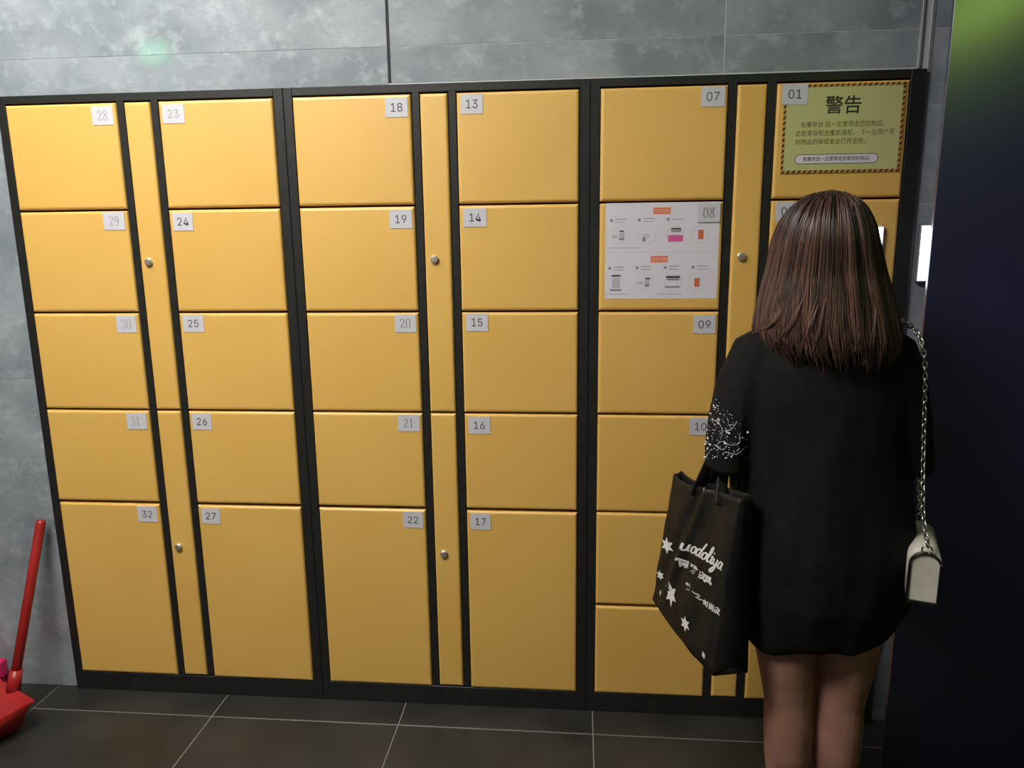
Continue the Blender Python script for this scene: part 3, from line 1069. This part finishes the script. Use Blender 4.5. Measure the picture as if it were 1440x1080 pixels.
# strands lying over the hair mass
bm = bmesh.new()
lay = bm.verts.layers.float.new('tone')
rs = random.Random(11)
for s_ in range(1100):
    a0 = rs.uniform(-AM * 1.02, AM * 1.02)
    zs = rs.uniform(TOPZ - .10, TOPZ - .004) if rs.random() < .8 else rs.uniform(1.36, 1.46)
    ze = BOTZ + .034 + rs.uniform(-.045, .03) + .022 * noise.noise(Vector((a0 * 5, 7, 1)))
    tone = max(0, min(1, rs.gauss(.28, .22)))
    streak = rs.random() < .09
    wob, ph, ofs = rs.uniform(.0, .05), rs.uniform(0, 6.3), rs.uniform(.0005, .0045)
    drift = rs.uniform(-.10, .10)
    n = 16
    ptsS, rad = [], []
    for i in range(n + 1):
        t = i / n
        z = zs + (ze - zs) * t
        a = a0 + drift * t * t + wob * math.sin(ph + t * 3.5) * t
        o_ = ofs + .004 * t * t * rs.random()
        zc = max(z, BOTZ)
        p_ = hair_pt(zc, a, o_)
        p_.z = z
        ptsS.append(p_)
        rad.append((.0021 if not streak else .0019) * (1 - .85 * t ** 2) * (.4 + .6 * min(1, t * 6)))
    b0 = len(bm.verts)
    ring_tube(bm, ptsS, rad, 4, True)
    bm.verts.ensure_lookup_table()
    for q in range(b0, len(bm.verts)):
        tt = ((q - b0) // 4) / n
        bm.verts[q][lay] = min(1.0, tone + (.75 * min(1, max(0, tt - .35) * 2) if streak else .12 * tt))
# loose wisps that flare out over the left shoulder
for (pts_px) in ([(1100, 430), (1090, 452), (1072, 464), (1054, 470)], [(1130, 420), (1112, 455), (1094, 480), (1078, 496)], [(1150, 430), (1140, 460), (1130, 485), (1123, 504)],
                 [(1160, 425), (1150, 465), (1142, 490), (1138, 500)], [(1232, 430), (1228, 470), (1222, 495), (1212, 514)], [(1208, 440), (1208, 470), (1204, 490), (1200, 496)],
                 [(1095, 440), (1082, 458), (1066, 466), (1058, 466)], [(1145, 430), (1136, 462), (1128, 480), (1120, 498)]):
    for q in range(6):
        pp = []
        for i, (x, y) in enumerate(pts_px):
            px_, py_ = x + rs.uniform(-2.5, 2.5) * (i + 1) * .5, y + rs.uniform(-2, 2)
            w_ = at(px_, py_, -.56)
            for _ in range(3):                 # lie on the rounded hair mass
                cx, rx = hair_prof(w_.z)
                k_ = max(0.0, 1 - ((w_.x - cx) / (rx * 1.06)) ** 2)
                w_ = at(px_, py_, -.488 - .130 * math.sqrt(k_) - (.002 + .0008 * q if i else -.010))
            pp.append(w_)
        pp = spline(pp, 5)
        b0 = len(bm.verts)
        ring_tube(bm, pp, [.0011 * (1 - .8 * i / len(pp)) for i in range(len(pp))], 4, True)
        bm.verts.ensure_lookup_table()
        for v in range(b0, len(bm.verts)):
            bm.verts[v][lay] = rs.uniform(.45, .95)
me = bm_mesh(bm, 'hair_strands', True)
st = link('hair_strands', me, hair_material('brown hair strands', srgb(30, 20, 19), srgb(118, 85, 72), True), hair)
tag(st, kind='stuff')

# ------------------------------------------------------------------ black shopping tote hanging from her left forearm
M['tote'] = noisy(mat('black coated fabric', srgb(24, 23, 21), 0.5, spec=0.25), srgb(20, 19, 18), srgb(30, 29, 26), 14, 4, 0.25, 25)
M['white_print'] = mat('white print', srgb(205, 203, 198), 0.6)
fT, fB = Vector((1.916, -.33, .896)), Vector((1.872, -.33, .557))
nT, nB = Vector((2.021, -.60, .930)), Vector((1.981, -.60, .516))


def tote_pt(u, v, side=0.0, flat=False):
    """u: far to near edge, v: bottom to top; side 0 = printed face, 1 = face against the woman"""
    p_ = fB.lerp(nB, u).lerp(fT.lerp(nT, u), v)
    nrm = Vector((-0.93, -.36, .04))
    sag = .016 * math.sin(PI * u) * (v > .0) * (1 - abs(v - .5) * .6)
    # a folded crease runs slanting down from the handle
    cu = .62 - .42 * (1 - v) * 1.15
    crease = .013 * math.exp(-((u - cu) / .05) ** 2) * min(1, v * 2.2) - .010 * math.exp(-((u - cu + .13) / .08) ** 2) * min(1, v * 2)
    wr = .004 * noise.noise(Vector((u * 5, v * 6, 2.0)))
    if flat:
        crease = wr = 0.0
    top_dip = -.012 * math.sin(PI * min(1, u / .55)) * max(0, v - .8) * 5 if u < .55 else 0
    front = p_ + nrm * (sag * .5 + crease + wr) + Vector((0, 0, top_dip))
    if v < .25:
        front.z -= .03 * math.sin(PI * u) * (1 - v / .25) * 0.4
    if side == 0:
        return front
    th = (.076 - .05 * v) * (1 - .3 * (1 - u) * v)
    return front + Vector((th, 0.012, .004)) - nrm * (crease + wr) * .5


bag = empty('tote_bag', (1.98, -.47, .53))
tag(bag, 'black tote bag with white script lettering and stars hanging at her left arm', 'bag')
inv = Matrix.Translation((-1.98, .47, -.53))
bm = bmesh.new()
NU, NV = 36, 30
G0 = [[bm.verts.new(tote_pt(i / NU, j / NV, 0)) for j in range(NV + 1)] for i in range(NU + 1)]
G1 = [[bm.verts.new(tote_pt(i / NU, j / NV, 1)) for j in range(NV + 1)] for i in range(NU + 1)]
for g_, fl in ((G0, 0), (G1, 1)):
    for i in range(NU):
        for j in range(NV):
            q = (g_[i][j], g_[i + 1][j], g_[i + 1][j + 1], g_[i][j + 1])
            bm.faces.new(q if not fl else tuple(reversed(q)))
for i in (0, NU):             # gussets, folded slightly inwards
    mid = []
    for j in range(NV + 1):
        m_ = (G0[i][j].co + G1[i][j].co) / 2
        m_.y += (.012 if i == NU else -.012)
        mid.append(bm.verts.new(m_))
    for j in range(NV):
        bm.faces.new((G0[i][j], G0[i][j + 1], mid[j + 1], mid[j]))
        bm.faces.new((mid[j], mid[j + 1], G1[i][j + 1], G1[i][j]))
    if i == 0:
        midA = mid
    else:
        midB = mid
for i in range(NU):
    bm.faces.new((G0[i][0], G1[i][0], G1[i + 1][0], G0[i + 1][0]))
bm.faces.new((G0[0][0], midA[0], G1[0][0])); bm.faces.new((G0[NU][0], G1[NU][0], midB[0]))
me = bm_mesh(bm, 'bag_body', True)
me.transform(inv)
bb = link('bag_body', me, M['tote'], bag)
so = bb.modifiers.new('thickness', 'SOLIDIFY')
so.thickness = 0.0015
so.offset = 1


def strap(name, pts, w=.026, t=.003):
    pts = spline(pts, 7)
    bm = bmesh.new()
    ring_tube(bm, pts, [(w / 2, t / 2)] * len(pts), 8, True, (0.35, -1, 0))
    me = bm_mesh(bm, name, True)
    me.transform(inv)
    return link(name, me, M['tote'], bag)


for side in (0, 1):
    o_ = Vector((-.004 if side == 0 else .004, 0, 0))
    a, b = tote_pt(.40, .93, side) + o_, tote_pt(.80, .93, side) + o_
    ap = Vector((2.02 + .008 * side, -.445, 1.035))
    strap('handle', [a, a.lerp(ap, .3) + Vector((0, .0, .01)), a.lerp(ap, .75) + Vector((0, .012, .012)), ap, b.lerp(ap, .75) + Vector((0, -.012, .012)), b.lerp(ap, .3) + Vector((0, 0, .01)), b])


def tote_inv(px, py):
    """which point of the printed face lies under a photo pixel"""
    u, v = .5, .5
    for _ in range(25):
        x, y = to_px(tote_pt(u, v, 0, True))
        h = 1e-3
        xu, yu = to_px(tote_pt(u + h, v, 0, True)); xv, yv = to_px(tote_pt(u, v + h, 0, True))
        a, b, c, d = (xu - x) / h, (xv - x) / h, (yu - y) / h, (yv - y) / h
        det = a * d - b * c
        if abs(det) < 1e-9:
            break
        ex, ey = px - x, py - y
        u = min(1.1, max(-.1, u + .7 * (d * ex - b * ey) / det)); v = min(1.1, max(-.1, v + .7 * (-c * ex + a * ey) / det))
    return u, v


def tote_print(name, geo, org, ax, ay):
    """lettering laid on the bag face: local x/y -> photo pixel -> point of the cloth"""
    vs_ = []
    for (x, y) in geo[0]:
        u, v = tote_inv(org[0] + ax[0] * x + ay[0] * y, org[1] + ax[1] * x + ay[1] * y)
        e = 1e-3
        nn = (tote_pt(u + e, v) - tote_pt(u, v)).cross(tote_pt(u, v + e) - tote_pt(u, v)).normalized()
        if nn.x > 0:
            nn = -nn
        vs_.append(tote_pt(u, v) + nn * .0028)
    me = bpy.data.meshes.new(name)
    me.from_pydata([inv @ p_ for p_ in vs_], [], geo[1])
    return link(name, me, M['white_print'], bag)


# cursive word, letter by letter (x, y with x-height 1)
SCRIPT = {
    'h': (1.0, [[(-.05, .2), (.35, 1.5), (.30, 2.1), (.12, 1.7), (.05, .1)], [(.08, .5), (.35, 1.0), (.52, .8), (.5, .15), (.75, .05)]]),
    'u': (1.0, [[(0, .9), (.02, .25), (.25, .02), (.5, .35), (.58, .95)], [(.58, .95), (.55, .2), (.8, .08)]]),
    'o': (.85, [[(.45, .95), (.12, .75), (.08, .25), (.35, .02), (.62, .3), (.62, .75), (.4, .95), (.75, .8)]]),
    'd': (1.0, [[(.6, .85), (.3, 1.0), (.05, .55), (.2, .05), (.5, .25), (.68, .9)], [(.9, 2.0), (.68, 1.0), (.62, .2), (.9, .05)]]),
    'l': (.6, [[(0, .2), (.35, 1.3), (.42, 2.1), (.2, 1.8), (.1, .5), (.25, .03), (.5, .2)]]),
    'i': (.55, [[(.05, .7), (.2, 1.0), (.15, .25), (.3, .02), (.5, .25)], [(.22, 1.4), (.3, 1.55)]]),
    'y': (.95, [[(0, .9), (.05, .3), (.3, .1), (.55, .5), (.62, 1.0)], [(.62, 1.0), (.52, -.2), (.25, -.9), (0, -.75), (.3, -.2), (.85, .3)]]),
    'a': (1.0, [[(.6, .85), (.3, 1.0), (.05, .5), (.2, .05), (.5, .3), (.62, .95)], [(.62, .95), (.6, .2), (.9, .1)]]),
}
gx = 0.0
for ch in 'huodoliya':
    adv, strokes = SCRIPT[ch]
    geo = nib([[(gx + x, y) for x, y in st_] for st_ in strokes], .13, .27, 5)
    tote_print('script_letter', geo, (957, 767), (8.4, 5.0), (4.2, -9.8))
    gx += adv * .92
for ch, (px, py), s_ in (('多', (955, 784), .9), ('丽', (964, 793), 1.1), ('雅', (977, 802), 1.1), ('皮', (989.5, 810), .95), ('具', (997, 816), .95)):
    tote_print('print_character', text_geo(ch, 1.0, bold=.035), (px, py), (10.5 * s_, 6.4 * s_), (1.8 * s_, -12 * s_))
for ch, (px, py), s_ in (('第', (969.5, 826), .9), ('一', (977.5, 834), .7), ('之', (983, 839), .75), ('一', (988, 844), .6), ('时', (994, 849), .8), ('尚', (1002, 854), .85), ('皮', (1010, 859), .85)):
    tote_print('print_character', text_geo(ch, 1.0, bold=.035), (px, py), (9.5 * s_, 6.0 * s_), (1.8 * s_, -11 * s_))


def star(n=6, r2=.5):
    v = [(0, 0)] + [((1 if i % 2 == 0 else r2) * math.sin(PI * i / n), (1 if i % 2 == 0 else r2) * math.cos(PI * i / n)) for i in range(2 * n)]
    return v, [(0, 1 + i, 1 + (i + 1) % (2 * n)) for i in range(2 * n)]


for (px, py), ax, ay in (((938.5, 767), (7.5, 3), (0, -12)), ((945.5, 835), (7, 3), (0, -19)), ((928.5, 809), (4, 1.5), (0, -7.5)), ((965, 877), (6, 4), (0, -11)), ((991.5, 921), (3.2, 2), (0, -6)), ((929.5, 834), (2, 1), (0, -5)), ((989, 690), (1.6, 1), (0, -5))):
    tote_print('star', star(), (px, py), ax, ay)

# ------------------------------------------------------------------ small chain-strap handbag on her right side
M['cream'] = noisy(mat('cream leather', srgb(196, 190, 176), 0.4, spec=0.5), srgb(188, 182, 168), srgb(202, 196, 183), 30, 3)
M['piping'] = mat('black piping', srgb(16, 15, 15), 0.35)
M['chain'] = mat('silver chain', srgb(190, 188, 184), 0.25, 1.0)
HBR = Matrix.Rotation(math.radians(-19.5), 3, 'Z')
HB = at(1296, 847, -.655) + HBR @ Vector((0, .095, 0))
hb = empty('handbag', HB)
hb.rotation_euler.z = math.radians(-19.5)
tag(hb, 'small cream handbag with black edges on a silver chain at her right side', 'bag')


def arch(w, h, y, n=14, z0=0.0):
    pts = [(-w, y, z0)]
    for i in range(n + 1):
        a = PI - PI * i / n
        pts.append((w * math.cos(a), y, h - w * .9 + w * .9 * math.sin(a) if True else 0))
    pts.append((w, y, z0))
    return pts


def prism(pa, pb):
    bm = bmesh.new()
    A = [bm.verts.new(p_) for p_ in pa]
    B = [bm.verts.new(p_) for p_ in pb]
    n = len(A)
    bm.faces.new(A); bm.faces.new(list(reversed(B)))
    for i in range(n):
        bm.faces.new((A[i], B[i], B[(i + 1) % n], A[(i + 1) % n]))
    return bm


bm = prism(arch(.0275, .106, -.095), arch(.0275, .106, .095))
bmesh.ops.bevel(bm, geom=[e for e in bm.edges], offset=.002, segments=2, affect='EDGES')
link('body', bm_mesh(bm, 'body'), M['cream'], hb)
# flap wrapping over the top, slightly larger than the body
bm = bmesh.new()
pa, pb = arch(.0305, .110, -.088, 14, .012), arch(.0305, .110, .088, 14, .012)
A = [bm.verts.new(p_) for p_ in pa]; B = [bm.verts.new(p_) for p_ in pb]
for i in range(len(A) - 1):
    bm.faces.new((A[i], B[i], B[i + 1], A[i + 1]))
fl = link('flap', bm_mesh(bm, 'flap', True), M['cream'], hb)
so = fl.modifiers.new('thickness', 'SOLIDIFY'); so.thickness = .003
for yy in (-.0965, .0965):
    tube_obj('piping', spline(arch(.028, .1065, yy), 2), .0028, M['piping'], hb, 8)
    link('base_edge', boxes_mesh('base_edge', [((-.030, yy - .003, -.004), (.030, yy + .003, .003))], .001), M['piping'], hb)
    ring = tube_obj('strap_ring', [(0.009 * math.cos(t_ * PI / 8), yy, .115 + .009 * math.sin(t_ * PI / 8)) for t_ in range(17)], .0018, M['chain'], hb, 8)
link('base', boxes_mesh('base', [((-.028, -.095, -.005), (.028, .095, 0))], .002), M['piping'], hb)
# chain: one link mesh, turned a quarter at every step
bm = bmesh.new()
LK = [(0.0042 * math.cos(t_ * PI / 7), 0, .0080 * math.sin(t_ * PI / 7)) for t_ in range(14)]
ringsL = []
for i in range(14):
    c = Vector(LK[i])
    tdir = (Vector(LK[(i + 1) % 14]) - Vector(LK[i - 1])).normalized()
    s_ = Vector((0, 1, 0)); u_ = tdir.cross(s_)
    ringsL.append([bm.verts.new(c + s_ * .0019 * math.cos(k * PI / 2) + u_ * .0019 * math.sin(k * PI / 2)) for k in range(4)])
for i in range(14):
    for k in range(4):
        a, b = ringsL[i], ringsL[(i + 1) % 14]
        bm.faces.new((a[k], a[(k + 1) % 4], b[(k + 1) % 4], b[k]))
link_me = bm_mesh(bm, 'chain_link', True)
link_me.materials.append(M['chain'])
near_end, far_end = HB + HBR @ Vector((0, -.0965, .128)), HB + HBR @ Vector((0, .0965, .128))
path = spline([near_end, at(1298, 715, -.625), at(1299, 610, -.58), at(1301, 530, -.565), at(1298, 490, -.555), at(1289, 467, -.535), at(1275, 455, -.505), (2.362, -.47, 1.29), (2.40, -.425, 1.24),
               (2.446, -.41, 1.16), (2.455, -.41, 1.05), (2.460, -.42, .92), far_end], 40)
step, acc, kk = .0118, 0.0, 0
for a, b in zip(path, path[1:]):
    L = (b - a).length
    while acc <= L:
        p_ = a.lerp(b, acc / max(L, 1e-9))
        q = (b - a).to_track_quat('Z', 'Y')
        o_ = link('chain_link', link_me, None, hb)
        o_.rotation_mode = 'QUATERNION'
        o_.rotation_quaternion = HBR.inverted().to_quaternion() @ q @ Matrix.Rotation(PI / 2 * (kk % 2) + .5, 3, 'Z').to_quaternion()
        o_.location = HBR.inverted() @ (p_ - HB)
        kk += 1
        acc += step
    acc -= L

# ------------------------------------------------------------------ red dustpan and pink broom in the left corner
M['red'] = noisy(mat('red plastic', srgb(158, 34, 34), 0.35, spec=0.5), srgb(150, 31, 31), srgb(166, 40, 38), 12, 3)
M['pink'] = mat('pink plastic', srgb(200, 30, 90), 0.4)
dp = empty('dustpan', (.026, -.215, 0))
dp.rotation_euler.z = math.radians(-26.8)      # local -x runs along the back edge, local -y to the open front
tag(dp, 'red plastic dustpan with long upright handle standing by the wall', 'dustpan')
bm = bmesh.new()
foot = [(-.25, -.20, .003), (-.035, -.20, .003), (-.045, -.03, .003), (-.25, -.03, .003)]
rim = [(-.285, -.225, .080), (-.004, -.225, .080), (-.004, -.006, .095), (-.285, -.006, .095)]
Fv = [bm.verts.new(p_) for p_ in foot]; Rv = [bm.verts.new(p_) for p_ in rim]
bm.faces.new(list(reversed(Fv)))
for i in range(4):
    bm.faces.new((Fv[i], Fv[(i + 1) % 4], Rv[(i + 1) % 4], Rv[i]))
bmesh.ops.bevel(bm, geom=[e for e in bm.edges if not e.is_boundary], offset=.010, segments=2, affect='EDGES')
pan = link('pan', bm_mesh(bm, 'pan', True), M['red'], dp)
so = pan.modifiers.new('thickness', 'SOLIDIFY'); so.thickness = .003
bm = bmesh.new()
hood = [(-.29, -.23, .081), (0, -.23, .081), (0, 0, .096), (-.29, 0, .096)]
A = [bm.verts.new(p_) for p_ in hood]; B = [bm.verts.new((p_[0], p_[1], p_[2] + .006)) for p_ in hood]
bm.faces.new(list(reversed(A))); bm.faces.new(B)
for i in range(4):
    bm.faces.new((A[i], A[(i + 1) % 4], B[(i + 1) % 4], B[i]))
bmesh.ops.bevel(bm, geom=bm.edges[:], offset=.0025, segments=2, affect='EDGES')
link('hood', bm_mesh(bm, 'hood'), M['red'], dp)
DR = Matrix.Rotation(math.radians(26.8), 3, 'Z')
loc = lambda p_: DR @ (Vector(p_) - Vector((.026, -.215, 0)))
hb0, hb1 = loc((-.085, -.168, .098)), loc((-.027, -.020, .608))
tube_obj('handle_socket', [hb0 - Vector((0, 0, .006)), hb0.lerp(hb1, .12)], [.021, .018], M['red'], dp, 14)
tube_obj('handle', [hb0, hb0.lerp(hb1, .5), hb0.lerp(hb1, .98), hb1], [.0145, .0145, .0145, .011], M['red'], dp, 14)

br = empty('broom', (-.345, -.04, 0))
tag(br, 'bright pink broom standing behind the red dustpan at the left edge', 'broom')
link('head', boxes_mesh('head', [((-.13, -.018, .06), (.13, .018, .12))], .008, 2), M['pink'], br)
bm = bmesh.new()
rr = random.Random(5)
for i in range(26):
    for j in range(3):
        x, y = -.12 + .24 * i / 25, -.012 + .012 * j
        ring_tube(bm, [(x, y, .065), (x * 1.05 + rr.uniform(-.003, .003), y * 1.3, .002)], [.004, .0045], 5)
tag(link('bristles', bm_mesh(bm, 'bristles'), M['pink'], br), kind='stuff')
tube_obj('handle', [(-.03, 0, .115), (-.05, .018, .7), (-.07, .036, 1.25)], .011, mat('broom stick', srgb(150, 60, 80), 0.5), br, 12)
